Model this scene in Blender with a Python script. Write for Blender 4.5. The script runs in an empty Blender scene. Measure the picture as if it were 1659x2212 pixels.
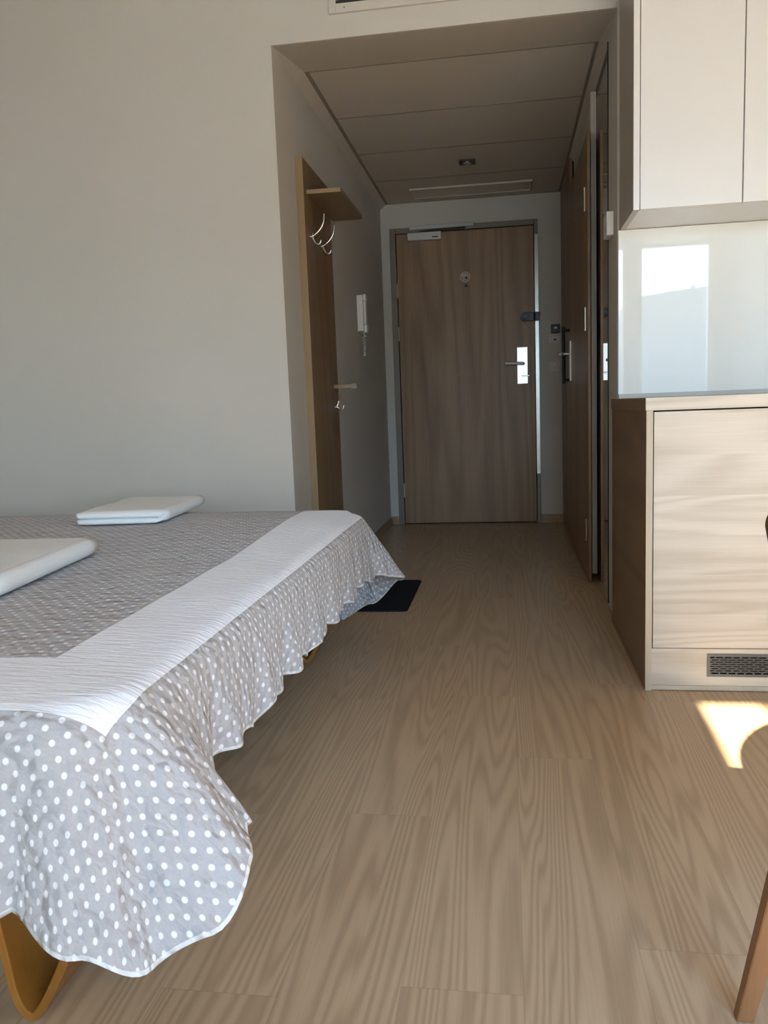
import bpy, bmesh, math, random
from mathutils import Vector, Matrix, noise
random.seed(7)
sc = bpy.context.scene
COL = sc.collection
# ------------------------------------------------------------------ camera
cam_d = bpy.data.cameras.new('camera'); cam = bpy.data.objects.new('camera', cam_d); COL.objects.link(cam)
F_PX = 1733.18
cam_d.sensor_fit = 'HORIZONTAL'; cam_d.sensor_width = 36.0; cam_d.lens = F_PX / 1659 * 36.0
cam_d.clip_start = 0.02; cam_d.clip_end = 300
CR = Vector((0.98800992, 0.14978097, -0.03744394)); CU = Vector((0.01721031, 0.13416817, 0.99080912)); CF = Vector((-0.15342814, 0.97957366, -0.12998171))
cam.matrix_world = Matrix(((CR.x, CU.x, -CF.x, 0.0), (CR.y, CU.y, -CF.y, 0.0), (CR.z, CU.z, -CF.z, 0.8569), (0, 0, 0, 1)))
sc.camera = cam
# ------------------------------------------------------------------ light
SKY = 25.0
SUN = 52.0
EXPOSURE = 0.36
YWIN = -1.2
SUN_DIR = Vector((0.04, 1.0, -0.60)).normalized()
world = bpy.data.worlds.new('sky'); sc.world = world; world.use_nodes = True
wn = world.node_tree; wn.nodes.clear()
wo = wn.nodes.new('ShaderNodeOutputWorld'); wb = wn.nodes.new('ShaderNodeBackground')
wt = wn.nodes.new('ShaderNodeTexCoord'); ws = wn.nodes.new('ShaderNodeSeparateXYZ'); wr = wn.nodes.new('ShaderNodeValToRGB')
wr.color_ramp.elements[0].position = 0.0; wr.color_ramp.elements[0].color = (0.56, 0.79, 1.0, 1)
wr.color_ramp.elements[1].position = 0.7; wr.color_ramp.elements[1].color = (0.26, 0.50, 0.95, 1)
wn.links.new(wt.outputs['Generated'], ws.inputs[0]); wn.links.new(ws.outputs['Z'], wr.inputs[0])
wn.links.new(wr.outputs[0], wb.inputs[0]); wb.inputs[1].default_value = SKY; wn.links.new(wb.outputs[0], wo.inputs[0])
sl = bpy.data.lights.new('sun', 'SUN'); sl.energy = SUN; sl.angle = math.radians(0.6); sl.color = (1.0, 0.86, 0.66)
so = bpy.data.objects.new('sun', sl); COL.objects.link(so); so.location = (0, -20, 14)
so.rotation_euler = SUN_DIR.to_track_quat('-Z', 'Y').to_euler()
def portal(x0, x1, z0, z1):
    l = bpy.data.lights.new('window_portal', 'AREA'); l.shape = 'RECTANGLE'; l.size = x1 - x0; l.size_y = z1 - z0
    l.cycles.is_portal = True
    o = bpy.data.objects.new('window_portal', l); COL.objects.link(o)
    o.location = ((x0 + x1) / 2, YWIN - 0.13, (z0 + z1) / 2); o.rotation_euler = (math.radians(90), 0, 0)
    return o
vs = sc.view_settings
vs.view_transform = 'Standard'; vs.look = 'None'; vs.gamma = 1.0; vs.use_curve_mapping = False; vs.exposure = EXPOSURE
sc.cycles.diffuse_bounces = 8

# ------------------------------------------------------------------ helpers
class MB:
    def __init__(s): s.bm = bmesh.new()
    def box(s, x0, x1, y0, y1, z0, z1, M=None):
        vs_ = [s.bm.verts.new((x, y, z)) for x in (x0, x1) for y in (y0, y1) for z in (z0, z1)]
        if M:
            for v in vs_: v.co = M @ v.co
        for f in ((0,1,3,2),(4,6,7,5),(0,4,5,1),(2,3,7,6),(0,2,6,4),(1,5,7,3)):
            s.bm.faces.new([vs_[i] for i in f])
        return s
    def quad(s, *p):
        s.bm.faces.new([s.bm.verts.new(q) for q in p]); return s
    def tube(s, pts, r, n=12, cap=True):
        pts = [Vector(p) for p in pts]; rings = []
        rr = r if isinstance(r, (list, tuple)) else [r] * len(pts)
        up = Vector((0.13, 0.21, 0.97))
        for i, p in enumerate(pts):
            d = (pts[min(i+1, len(pts)-1)] - pts[max(i-1, 0)]).normalized()
            a = d.cross(up)
            if a.length < 1e-3: a = d.cross(Vector((1, 0, 0)))
            a.normalize(); b = d.cross(a).normalized()
            rings.append([s.bm.verts.new(p + (a*math.cos(2*math.pi*k/n) + b*math.sin(2*math.pi*k/n)) * rr[i]) for k in range(n)])
        for i in range(len(rings)-1):
            for k in range(n):
                s.bm.faces.new((rings[i][k], rings[i][(k+1) % n], rings[i+1][(k+1) % n], rings[i+1][k]))
        if cap:
            s.bm.faces.new(rings[0][::-1]); s.bm.faces.new(rings[-1])
        return s
    def cyl(s, c, axis, r, h, n=32):
        c = Vector(c); d = {'X': Vector((1,0,0)), 'Y': Vector((0,1,0)), 'Z': Vector((0,0,1))}[axis]
        return s.tube([c - d*h/2, c + d*h/2], r, n)
    def ribbon(s, path, width_dir, width, thick):
        """bent board: path of points, extruded along width_dir, with thickness across the path"""
        W = Vector(width_dir).normalized(); rows = []
        P = [Vector(p) for p in path]
        for i, p in enumerate(P):
            d = (P[min(i+1, len(P)-1)] - P[max(i-1, 0)]).normalized(); nrm = d.cross(W).normalized()
            rows.append([s.bm.verts.new(p + nrm*a*thick/2 + W*b*width/2) for a, b in ((-1,-1),(1,-1),(1,1),(-1,1))])
        for i in range(len(rows)-1):
            for k in range(4):
                s.bm.faces.new((rows[i][k], rows[i][(k+1) % 4], rows[i+1][(k+1) % 4], rows[i+1][k]))
        s.bm.faces.new(rows[0][::-1]); s.bm.faces.new(rows[-1])
        return s
    def build(s, name, mat, parent=None, org=(0, 0, 0), bevel=0.0, smooth=False, seg=2):
        bm = s.bm
        bmesh.ops.recalc_face_normals(bm, faces=bm.faces)
        o_ = Vector(org)
        if parent is not None: o_ = Vector(parent.get('_org', (0, 0, 0)))
        for v in bm.verts: v.co -= o_
        me = bpy.data.meshes.new(name); bm.to_mesh(me); bm.free()
        ob = bpy.data.objects.new(name, me); COL.objects.link(ob)
        if parent is None: ob.location = o_
        else: ob.parent = parent
        ob['_org'] = tuple(o_)
        if mat: me.materials.append(mat)
        if smooth:
            for p in me.polygons: p.use_smooth = True
        if bevel > 0:
            m = ob.modifiers.new('bevel', 'BEVEL'); m.width = bevel; m.segments = seg; m.limit_method = 'ANGLE'; m.angle_limit = math.radians(40)
        return ob
ROOTS = []
def empty(name, org):
    o = bpy.data.objects.new(name, None); COL.objects.link(o); o.location = org; o['_org'] = tuple(org); o.empty_display_size = 0.1
    return o
def tag(o, label, cat, group=None):
    o['label'] = label; o['category'] = cat
    if group: o['group'] = group
    return o
def thing(name, org, label, cat, group=None): return tag(empty(name, org), label, cat, group)
def struct(o):
    o['kind'] = 'structure'; return o
def box(*a): return MB().box(*a)
def arc(fn, n): return [fn(i / (n - 1)) for i in range(n)]
def catmull(P, n=8):
    P = [Vector(p) for p in P]; out = []
    for i in range(len(P)-1):
        p0 = P[max(i-1, 0)]; p1 = P[i]; p2 = P[i+1]; p3 = P[min(i+2, len(P)-1)]
        for k in range(n):
            t = k / n
            out.append(0.5*((2*p1) + (-p0+p2)*t + (2*p0-5*p1+4*p2-p3)*t*t + (-p0+3*p1-3*p2+p3)*t**3))
    out.append(P[-1]); return out

def rounded_rect(x0, x1, y0, y1, r, n=6):
    out = []
    for cx, cy, a0_ in ((x1-r, y1-r, 0), (x0+r, y1-r, 90), (x0+r, y0+r, 180), (x1-r, y0+r, 270)):
        for k in range(n+1):
            a = math.radians(a0_ + 90*k/n); out.append((cx + r*math.cos(a), cy + r*math.sin(a)))
    return out
def prism(pts, z0, z1):
    m = MB(); b = [m.bm.verts.new((x, y, z0)) for x, y in pts]; t_ = [m.bm.verts.new((x, y, z1)) for x, y in pts]
    n = len(pts)
    for i in range(n): m.bm.faces.new((b[i], b[(i+1) % n], t_[(i+1) % n], t_[i]))
    m.bm.faces.new(b[::-1]); m.bm.faces.new(t_); return m

# ------------------------------------------------------------------ materials
class NT:
    def __init__(s, name):
        s.m = bpy.data.materials.new(name); s.m.use_nodes = True; s.t = s.m.node_tree
        s.b = s.t.nodes['Principled BSDF']; s.out = s.t.nodes['Material Output']
    def n(s, typ, **kw):
        nd = s.t.nodes.new(typ)
        for k, v in kw.items(): setattr(nd, k, v)
        return nd
    def l(s, a, b): s.t.links.new(a, b)
    def val(s, x, sock):
        if isinstance(x, (int, float)): sock.default_value = x
        elif isinstance(x, (tuple, list)): sock.default_value = x
        else: s.l(x, sock)
    def math(s, op, a, b=0.0, c=None, clamp=False):
        nd = s.n('ShaderNodeMath', operation=op); nd.use_clamp = clamp
        s.val(a, nd.inputs[0]); s.val(b, nd.inputs[1])
        if c is not None: s.val(c, nd.inputs[2])
        return nd.outputs[0]
    def mix(s, f, a, b, mode='MIX'):
        nd = s.n('ShaderNodeMix', data_type='RGBA', blend_type=mode)
        s.val(f, nd.inputs[0]); s.val(a if not isinstance(a, tuple) else (*a[:3], 1), nd.inputs[6]); s.val(b if not isinstance(b, tuple) else (*b[:3], 1), nd.inputs[7])
        return nd.outputs[2]
    def noise(s, vec, scale, detail=2.0, rough=0.5, dist=0.0):
        nd = s.n('ShaderNodeTexNoise'); s.l(vec, nd.inputs['Vector']); nd.inputs['Scale'].default_value = scale
        nd.inputs['Detail'].default_value = detail; nd.inputs['Roughness'].default_value = rough; nd.inputs['Distortion'].default_value = dist
        return nd.outputs['Fac']
    def ramp(s, f, stops):
        nd = s.n('ShaderNodeValToRGB'); s.l(f, nd.inputs[0]); e = nd.color_ramp.elements
        while len(e) < len(stops): e.new(0.5)
        for i, (p, c) in enumerate(stops): e[i].position = p; e[i].color = (*c, 1)
        return nd.outputs[0]
    def bump(s, h, strength=0.2, dist=0.002):
        nd = s.n('ShaderNodeBump'); nd.inputs['Strength'].default_value = strength; nd.inputs['Distance'].default_value = dist
        s.l(h, nd.inputs['Height']); s.l(nd.outputs[0], s.b.inputs['Normal']); return nd
    def set(s, **kw):
        for k, v in kw.items(): s.val(v if not (isinstance(v, tuple) and len(v) == 3) else (*v, 1), s.b.inputs[k.replace('_', ' ')])
        return s.m

def plain(name, col, rough=0.5, metal=0.0, spec=0.5, var=0.03, vscale=6.0, bump=0.0, bscale=200.0, coat=0.0):
    t = NT(name); tc = t.n('ShaderNodeTexCoord').outputs['Object']
    f = t.noise(tc, vscale, 3)
    lo = tuple(c * (1 - var) for c in col); hi = tuple(min(1, c * (1 + var)) for c in col)
    t.l(t.mix(f, lo, hi), t.b.inputs['Base Color'])
    t.set(Roughness=rough, Metallic=metal); t.b.inputs['Specular IOR Level'].default_value = spec
    if coat: t.b.inputs['Coat Weight'].default_value = coat; t.b.inputs['Coat Roughness'].default_value = 0.03
    if bump > 0: t.bump(t.noise(tc, bscale, 4), bump, 0.001)
    return t.m

def wood(name, dark, light, axis='Z', rough=0.45, rings=9.0, scale=5.0, stretch=0.10, fiber=0.5, spec=0.35, planks=None, contrast=1.0, tone=0.10, streak=0.5, lin=4.0):
    t = NT(name)
    pos = t.n('ShaderNodeTexCoord').outputs['Object']
    sep = t.n('ShaderNodeSeparateXYZ'); t.l(pos, sep.inputs[0])
    X, Y, Z = sep.outputs
    order = {'X': (Y, Z, X), 'Y': (X, Z, Y), 'Z': (X, Y, Z)}[axis]   # last one runs along the grain
    A, B, G = order
    seam = None; rnd = None
    if planks == 'floor':
        u = t.math('DIVIDE', t.math('SUBTRACT', X, 0.010), 0.18)
        idx = t.math('FLOOR', u); fu = t.math('FRACT', u)
        wn_ = t.n('ShaderNodeTexWhiteNoise', noise_dimensions='1D'); t.l(idx, wn_.inputs['W'])
        off = t.math('MULTIPLY', wn_.outputs['Value'], 1.2)
        for k, v in ((-2, 1.58), (-1, 2.29), (0, 1.88), (-3, 2.25), (1, 1.2)):
            c = t.math('COMPARE', idx, float(k), 0.5)
            off = t.math('ADD', t.math('MULTIPLY', off, t.math('SUBTRACT', 1.0, c)), t.math('MULTIPLY', c, v))
        w = t.math('DIVIDE', t.math('SUBTRACT', Y, off), 1.21)
        iy = t.math('FLOOR', w); fy = t.math('FRACT', w)
        cmb = t.n('ShaderNodeCombineXYZ'); t.l(idx, cmb.inputs[0]); t.l(iy, cmb.inputs[1])
        wr_ = t.n('ShaderNodeTexWhiteNoise', noise_dimensions='3D'); t.l(cmb.outputs[0], wr_.inputs['Vector']); rnd = wr_.outputs['Value']
        e1 = t.math('MULTIPLY', t.math('MINIMUM', fu, t.math('SUBTRACT', 1.0, fu)), 0.18)
        e2 = t.math('MULTIPLY', t.math('MINIMUM', fy, t.math('SUBTRACT', 1.0, fy)), 1.21)
        seam = t.math('LESS_THAN', t.math('MINIMUM', e1, e2), 0.0004)
        A = t.math('ADD', A, t.math('MULTIPLY', rnd, 37.0)); G = t.math('ADD', G, t.math('MULTIPLY', rnd, 91.0))
    if planks == 'strip':
        u = t.math('DIVIDE', Z, 0.115); idx = t.math('FLOOR', u)
        wn_ = t.n('ShaderNodeTexWhiteNoise', noise_dimensions='1D'); t.l(idx, wn_.inputs['W']); rnd = wn_.outputs['Value']
        A = t.math('ADD', A, t.math('MULTIPLY', rnd, 5.0)); G = t.math('ADD', G, t.math('MULTIPLY', rnd, 9.0))
    def vec(sa, sb, sg):
        c = t.n('ShaderNodeCombineXYZ'); t.l(t.math('MULTIPLY', A, sa), c.inputs[0]); t.l(t.math('MULTIPLY', B, sb), c.inputs[1]); t.l(t.math('MULTIPLY', G, sg), c.inputs[2]); return c.outputs[0]
    n1 = t.noise(vec(1, 1, stretch), scale, 1.5, 0.45, 0.35)
    n2 = t.noise(vec(1, 1, stretch * 1.6), scale * 5, 2.0)
    ph = t.math('ADD', t.math('ADD', t.math('MULTIPLY', n1, rings * 6.283), t.math('MULTIPLY', n2, 2.2)), t.math('MULTIPLY', A, lin * 6.283))
    sn = t.math('MULTIPLY_ADD', t.math('SINE', ph), 0.5, 0.5)
    sn = t.math('POWER', sn, 1.4)
    fib = t.noise(vec(260, 260, 6), 1.0, 2.0)
    lam = t.noise(vec(9, 9, 0.5), 1.0, 2.0)
    v = t.math('ADD', t.math('MULTIPLY', sn, (1 - fiber) * contrast), t.math('MULTIPLY', fib, fiber))
    v = t.math('ADD', v, t.math('MULTIPLY', t.math('SUBTRACT', lam, 0.5), streak))
    if rnd is not None: v = t.math('ADD', v, t.math('MULTIPLY', t.math('SUBTRACT', rnd, 0.5), tone * 3))
    v = t.math('ADD', t.math('MULTIPLY', v, 1.0), 0.0, clamp=True)
    col = t.mix(v, light, dark)
    if seam is not None: col = t.mix(t.math('MULTIPLY', seam, 0.45), col, tuple(c * 0.45 for c in dark))
    t.l(col, t.b.inputs['Base Color']); t.set(Roughness=rough); t.b.inputs['Specular IOR Level'].default_value = spec
    t.bump(t.math('ADD', sn, fib), 0.06, 0.001)
    return t.m

M = {}
M['wall'] = plain('wall paint', (0.55, 0.52, 0.465), 0.75, var=0.012, vscale=3, bump=0.12, bscale=260, spec=0.3)
M['ceil'] = plain('ceiling panel', (0.55, 0.495, 0.42), 0.6, var=0.01, spec=0.3)
M['floor'] = wood('oak laminate', (0.34, 0.236, 0.144), (0.53, 0.39, 0.252), 'Y', 0.36, rings=27, scale=6.5, stretch=0.055, fiber=0.5, planks='floor', spec=0.4, tone=0.04, streak=0.35, lin=6)
M['door'] = wood('grey oak veneer', (0.20, 0.122, 0.068), (0.38, 0.252, 0.148), 'Z', 0.42, rings=10, scale=3.0, stretch=0.07, fiber=0.62, spec=0.3, streak=0.9)
M['sonoma'] = wood('sonoma oak', (0.43, 0.365, 0.285), (0.60, 0.53, 0.445), 'X', 0.5, rings=12, scale=5.0, stretch=0.12, fiber=0.5, planks='strip', tone=0.06, streak=0.35)
M['sonoma_shaded'] = wood('shaded sonoma oak', (0.145, 0.088, 0.050), (0.25, 0.165, 0.10), 'Y', 0.5, rings=5, scale=3.5, stretch=0.11, fiber=0.6)  # same oak as the fronts, darkened for the shade on the hall side
M['sonoma_z'] = wood('sonoma oak edge', (0.40, 0.33, 0.24), (0.56, 0.47, 0.36), 'Z', 0.5, rings=3, scale=3.5, stretch=0.1, fiber=0.7)
M['bathdoor'] = wood('dark oak veneer', (0.16, 0.088, 0.046), (0.28, 0.175, 0.10), 'Z', 0.4, rings=5, scale=3, stretch=0.08, fiber=0.5)
M['rack'] = wood('honey oak', (0.135, 0.080, 0.040), (0.25, 0.165, 0.095), 'Z', 0.42, rings=4, scale=4, stretch=0.09, fiber=0.55)
M['rack_edge'] = wood('honey oak edging', (0.25, 0.17, 0.09), (0.36, 0.26, 0.15), 'Z', 0.45, rings=2, scale=4, stretch=0.09, fiber=0.7)
M['rack_y'] = wood('honey oak shelf', (0.15, 0.09, 0.042), (0.27, 0.175, 0.095), 'Y', 0.42, rings=4, scale=4, stretch=0.09, fiber=0.55)
M['skirt'] = wood('skirting oak', (0.28, 0.18, 0.10), (0.42, 0.29, 0.18), 'Y', 0.45, rings=4, scale=5, stretch=0.1)
M['bent'] = wood('orange beech plywood', (0.20, 0.078, 0.012), (0.32, 0.135, 0.024), 'Z', 0.3, rings=3, scale=4, stretch=0.1, spec=0.5)
M['chair'] = wood('walnut stained wood', (0.12, 0.05, 0.018), (0.28, 0.125, 0.045), 'Z', 0.3, rings=4, scale=6, stretch=0.1, spec=0.5)
M['lacquer'] = plain('white lacquer', (0.70, 0.69, 0.67), 0.3, var=0.005, spec=0.5)
M['lacquer_shaded'] = plain('shaded white lacquer', (0.42, 0.385, 0.335), 0.4, var=0.01)  # the white lacquer again, hall-side shade put into its colour
M['gap'] = plain('shadow gap black', (0.03, 0.03, 0.03), 0.8)
M['joint'] = plain('dim joint', (0.24, 0.21, 0.17), 0.8)
M['trimwhite'] = plain('white corner strip', (0.60, 0.57, 0.51), 0.5)
M['alu'] = plain('aluminium strip', (0.50, 0.50, 0.47), 0.6)
M['steel'] = plain('brushed steel', (0.72, 0.71, 0.69), 0.28, metal=1.0)
M['satin'] = plain('satin nickel', (0.72, 0.70, 0.67), 0.5, metal=0.4)
M['chrome'] = plain('chrome', (0.80, 0.79, 0.76), 0.16, metal=1.0)
M['mirror'] = plain('mirror silver', (0.86, 0.88, 0.87), 0.01, metal=1.0, var=0.0)
M['mirror_edge'] = plain('mirror edge', (0.02, 0.025, 0.02), 0.3)
M['black'] = plain('black plastic', (0.018, 0.018, 0.018), 0.35)
M['white'] = plain('white plastic', (0.76, 0.74, 0.68), 0.35, var=0.01)
M['dimwhite'] = plain('pale plastic', (0.60, 0.57, 0.54), 0.4, var=0.01)
M['doorframe'] = plain('painted steel frame', (0.20, 0.175, 0.14), 0.38, metal=0.15)
M['framestrip'] = plain('polished frame strip', (0.40, 0.39, 0.36), 0.26, metal=1.0)
M['mat'] = plain('black carpet', (0.016, 0.017, 0.021), 0.95, var=0.6, vscale=400, bump=0.8, bscale=700, spec=0.1)
M['towel'] = plain('white terry', (0.82, 0.84, 0.85), 0.9, var=0.02, vscale=40, bump=0.6, bscale=420, spec=0.15)
M['mattress'] = plain('cream ticking', (0.72, 0.66, 0.52), 0.8, var=0.04)
M['under'] = plain('dark slat frame', (0.06, 0.045, 0.03), 0.7)
M['concrete'] = plain('terrace paving', (0.42, 0.36, 0.27), 0.85, var=0.08, vscale=2)
M['render'] = plain('building render', (0.20, 0.20, 0.19), 0.85, var=0.02)
M['roof'] = plain('grey roof', (0.45, 0.45, 0.46), 0.7)
M['upvc'] = plain('white window frame', (0.80, 0.80, 0.79), 0.35, var=0.01)
M['sticker'] = plain('pale sticker', (0.50, 0.40, 0.30), 0.5)
M['sticker_mark'] = plain('sticker print', (0.10, 0.07, 0.05), 0.5)
t = NT('sheer voile'); df = t.n('ShaderNodeBsdfDiffuse'); df.inputs[0].default_value = (0.62, 0.64, 0.66, 1)
tl = t.n('ShaderNodeBsdfTranslucent'); tl.inputs[0].default_value = (0.15, 0.165, 0.19, 1); mx = t.n('ShaderNodeMixShader'); mx.inputs[0].default_value = 0.62
t.l(df.outputs[0], mx.inputs[1]); t.l(tl.outputs[0], mx.inputs[2]); t.l(mx.outputs[0], t.out.inputs[0]); M['sheer'] = t.m
# back painted glass splashback
t = NT('white glass'); t.set(Base_Color=(0.80, 0.81, 0.78), Roughness=0.02); t.b.inputs['IOR'].default_value = 1.55; M['glassback'] = t.m
t.b.inputs['Specular IOR Level'].default_value = 0.5
# window pane: clear with a weak reflection
t = NT('window glass'); tr = t.n('ShaderNodeBsdfTransparent'); tr.inputs[0].default_value = (0.95, 0.97, 0.96, 1)
gl = t.n('ShaderNodeBsdfGlossy'); gl.inputs['Roughness'].default_value = 0.01; mx = t.n('ShaderNodeMixShader'); fr = t.n('ShaderNodeFresnel'); fr.inputs[0].default_value = 1.45
t.l(fr.outputs[0], mx.inputs[0]); t.l(tr.outputs[0], mx.inputs[1]); t.l(gl.outputs[0], mx.inputs[2]); t.l(mx.outputs[0], t.out.inputs[0]); M['pane'] = t.m

# ------------------------------------------------------------------ setting
XL, XR, YW, YD = -0.849, 0.407, 3.115, 5.753
XW, XE = -2.75, 1.92
ZC, ZH, ZHP = 2.60, 2.213, 2.246
def S(name, mb, mat, bevel=0.0): return struct(mb.build(name, mat, bevel=bevel))
S('floor', box(XW-0.1, XE+0.1, YWIN-0.12, YD+0.1, -0.08, 0.0), M['floor'])
m = MB().box(XW-0.1, XL, YW, YW+0.12, 0, ZC); m.box(XL, XR, YW, YW+0.012, ZH, ZC).box(XL, XR, YW+0.012, YW+0.12, ZHP+0.03, ZC); m.box(XR+0.12, XE+0.1, YW, YW+0.12, 0, ZC)
S('wall_north', m, M['wall'])
S('wall_hall_left', box(XL-0.12, XL, YW+0.12, YD+0.12, 0, ZC), M['wall'])
m = MB().box(XR, XR+0.12, YW, 4.02, 0, ZC).box(XR, XR+0.12, 4.02, 4.90, 2.06, ZC).box(XR, XR+0.12, 4.90, YD+0.12, 0, ZC)
S('wall_hall_right', m, M['wall'])
m = MB().box(XL, -0.788, YD, YD+0.12, 0, ZC).box(0.228, XR, YD, YD+0.12, 0, ZC).box(-0.788, 0.228, YD, YD+0.12, 2.08, ZC)
S('wall_hall_end', m, M['wall'])
S('wall_west', box(XW-0.12, XW, YWIN, YW, 0, ZC), M['wall'])
S('wall_east', box(XE, XE+0.12, YWIN, YW, 0, ZC), M['wall'])
# window wall with a balcony door and a window beside it
W1 = (0.346, 1.055, 0.06, 2.165); W2 = (1.145, 1.765, 0.06, 2.165); W_FILL = (-2.30, 0.05, 0.50, 2.165)  # the last, left window is unseen, added to brighten the room
m = MB()
xs_ = [XW-0.12, W_FILL[0], W_FILL[1], W1[0], W1[1], W2[0], W2[1], XE+0.12]
for k in range(0, 8, 2): m.box(xs_[k], xs_[k+1], YWIN-0.14, YWIN, 0, ZC)
for w_ in (W1, W2, W_FILL): m.box(w_[0], w_[1], YWIN-0.14, YWIN, w_[3], ZC).box(w_[0], w_[1], YWIN-0.14, YWIN, 0, w_[2])
S('wall_south', m, M['wall'])
for i, w in enumerate((W1, W2, W_FILL)):
    r = struct(empty('window_%d' % (i+1), ((w[0]+w[1])/2, YWIN-0.1, w[2])))
    k = 0.035; m = MB().box(w[0], w[0]+k, YWIN-0.10, YWIN-0.04, w[2], w[3]).box(w[1]-k, w[1], YWIN-0.10, YWIN-0.04, w[2], w[3])
    m.box(w[0]+k, w[1]-k, YWIN-0.10, YWIN-0.04, w[2], w[2]+k).box(w[0]+k, w[1]-k, YWIN-0.10, YWIN-0.04, w[3]-k, w[3])
    if i == 0: m.box(0.545, 0.567, YWIN-0.09, YWIN-0.05, w[2]+k, w[3]-k)
    m.build('window_frame', M['upvc'], r, bevel=0.004)
    box(w[0]+k, w[1]-k, YWIN-0.072, YWIN-0.068, w[2]+k, w[3]-k).build('pane', M['pane'], r)
    portal(w[0], w[1], w[2], w[3])
S('ceiling', box(XW-0.12, XE+0.12, YWIN-0.14, YW+0.12, ZC, ZC+0.1), M['ceil'])
# lowered hall ceiling: plain soffit, side cornices, cassettes with open joints
m = MB(); bmv = m.bm
sa_ = [bmv.verts.new((XL, y, z)) for y, z in ((YW+0.012, ZH+0.0005), (3.455, ZHP-0.001), (3.455, ZHP+0.0295), (YW+0.012, ZHP+0.0295))]
sb_ = [bmv.verts.new((XR, v.co.y, v.co.z)) for v in sa_]
for k in range(4): bmv.faces.new((sa_[k], sa_[(k+1) % 4], sb_[(k+1) % 4], sb_[k]))
bmv.faces.new(sa_[::-1]); bmv.faces.new(sb_)
S('trim_1', m, M['ceil'])
def cove(name, xw, xi):
    m = MB(); e = [[m.bm.verts.new((x, y, z)) for x, z in ((xw, ZH-0.002), (xi, ZHP-0.001), (xi, ZHP+0.028), (xw, ZHP+0.028))] for y in (YW+0.014, YD)]
    for k in range(4): m.bm.faces.new((e[0][k], e[0][(k+1) % 4], e[1][(k+1) % 4], e[1][k]))
    m.bm.faces.new(e[0][::-1]); m.bm.faces.new(e[1]); S(name, m, M['ceil'])
cove('trim_2', XL, XL+0.042); cove('trim_3', XR, XR-0.026)
m = MB()
ys = [3.462, 4.028, 4.600, 5.160, 5.742]
m.box(XL, XR, 3.455, YD, ZHP, ZHP+0.03)
S('ceiling', m, M['ceil'])
m = MB()
for y in ys: m.box(XL+0.060, XR-0.040, y-0.004, y+0.004, ZHP-0.001, ZHP+0.001)
m.box(XL+0.042, XL+0.060, 3.458, 5.746, ZHP-0.001, ZHP+0.001).box(XR-0.040, XR-0.026, 3.458, 5.746, ZHP-0.001, ZHP+0.001)
S('trim_4', m, M['joint'])
S('trim_5', box(0.390, XR-0.0005, 3.864, 3.884, 0.03, ZH-0.01), M['trimwhite'], 0.001)
# skirting
S('baseboard_left', box(XL, XL+0.012, YW+0.13, YD, 0, 0.058), M['skirt'], 0.002)
S('baseboard_end', MB().box(XL+0.012, -0.788, YD-0.012, YD, 0, 0.058).box(0.228, XR, YD-0.012, YD, 0, 0.058), M['skirt'], 0.002)
S('baseboard_north', box(XW, XL, YW-0.012, YW, 0, 0.058), M['skirt'], 0.002)
# outside the window
S('ground', box(-40, 50, -60, YWIN-0.14, -0.25, -0.05), M['concrete'])

tag(prism([(-0.60, YWIN-0.145), (-0.60, -2.598), (1.69, YWIN-0.145)], 2.60, 2.66).build('sun_blocker', M['render'], org=(0, -1.8, 2.6)), 'unseen slab added outside above the windows to cut the sunlight on a slant', 'sun_blocker')  # added slab out of view, its edge gives the sun patch a slant
# unseen sheer curtain, added to spread soft light from the left window
m = MB(); n_ = 260; rows = []
for i in range(n_+1):
    x = -2.42 + 2.60*i/n_; y = YWIN + 0.085 + 0.028*math.sin(x*38) + 0.012*math.sin(x*15+1)
    rows.append((m.bm.verts.new((x, y, 0.03)), m.bm.verts.new((x + 0.004*math.sin(x*60), y*0.6+(YWIN+0.085)*0.4, 2.42))))
for a_, b_ in zip(rows[:-1], rows[1:]): m.bm.faces.new((a_[0], b_[0], b_[1], a_[1]))
cu = thing('fill_curtain', (-1.1, YWIN+0.08, 2.43), 'unseen sheer curtain added behind the viewer to spread soft light', 'curtain')
m.build('cloth', M['sheer'], cu, smooth=True)
MB().tube([(-2.5, YWIN+0.085, 2.435), (0.25, YWIN+0.085, 2.435)], 0.012, 12).build('rail', M['alu'], cu)

# ------------------------------------------------------------------ entrance door
d1 = struct(empty('door_1', (-0.28, YD, 0)))
fy = YD - 0.012
m = MB().box(-0.788, -0.748, fy, YD+0.1, 0, 2.08).box(0.203, 0.228, fy, YD+0.1, 0, 2.08).box(-0.748, 0.203, fy, YD+0.1, 2.045, 2.08)
m.build('door_frame', M['doorframe'], d1, bevel=0.003)
box(0.2035, 0.2275, fy-0.0025, fy, 0.35, 1.98).build('frame_strip', M['framestrip'], d1)['label'] = 'polished metal strip on the latch side'
leaf = box(-0.743, 0.199, YD+0.002, YD+0.045, 0.008, 2.041).build('door_leaf', M['door'], d1, bevel=0.0015)
box(-0.748, 0.203, YD+0.05, YD+0.06, 0, 2.045).build('rebate', M['gap'], d1)
lf = YD + 0.002
pl = box(0.075, 0.150, lf-0.014, lf, 0.978, 1.232).build('handle_plate', M['steel'], leaf, bevel=0.003)
pts = [(0.118, lf-0.014, 1.118), (0.118, lf-0.045, 1.118), (0.112, lf-0.058, 1.118), (0.09, lf-0.062, 1.119), (0.05, lf-0.06, 1.121), (0.01, lf-0.058, 1.123), (-0.003, lf-0.056, 1.123)]
MB().tube(catmull(pts, 6), [0.011]*13 + [0.0105]*12 + [0.010]*12, 16).build('lever_handle', M['satin'], leaf, smooth=True)
MB().cyl((0.122, lf-0.018, 1.034), 'Y', 0.016, 0.012).build('lock_cylinder', M['steel'], leaf, bevel=0.001)
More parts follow.
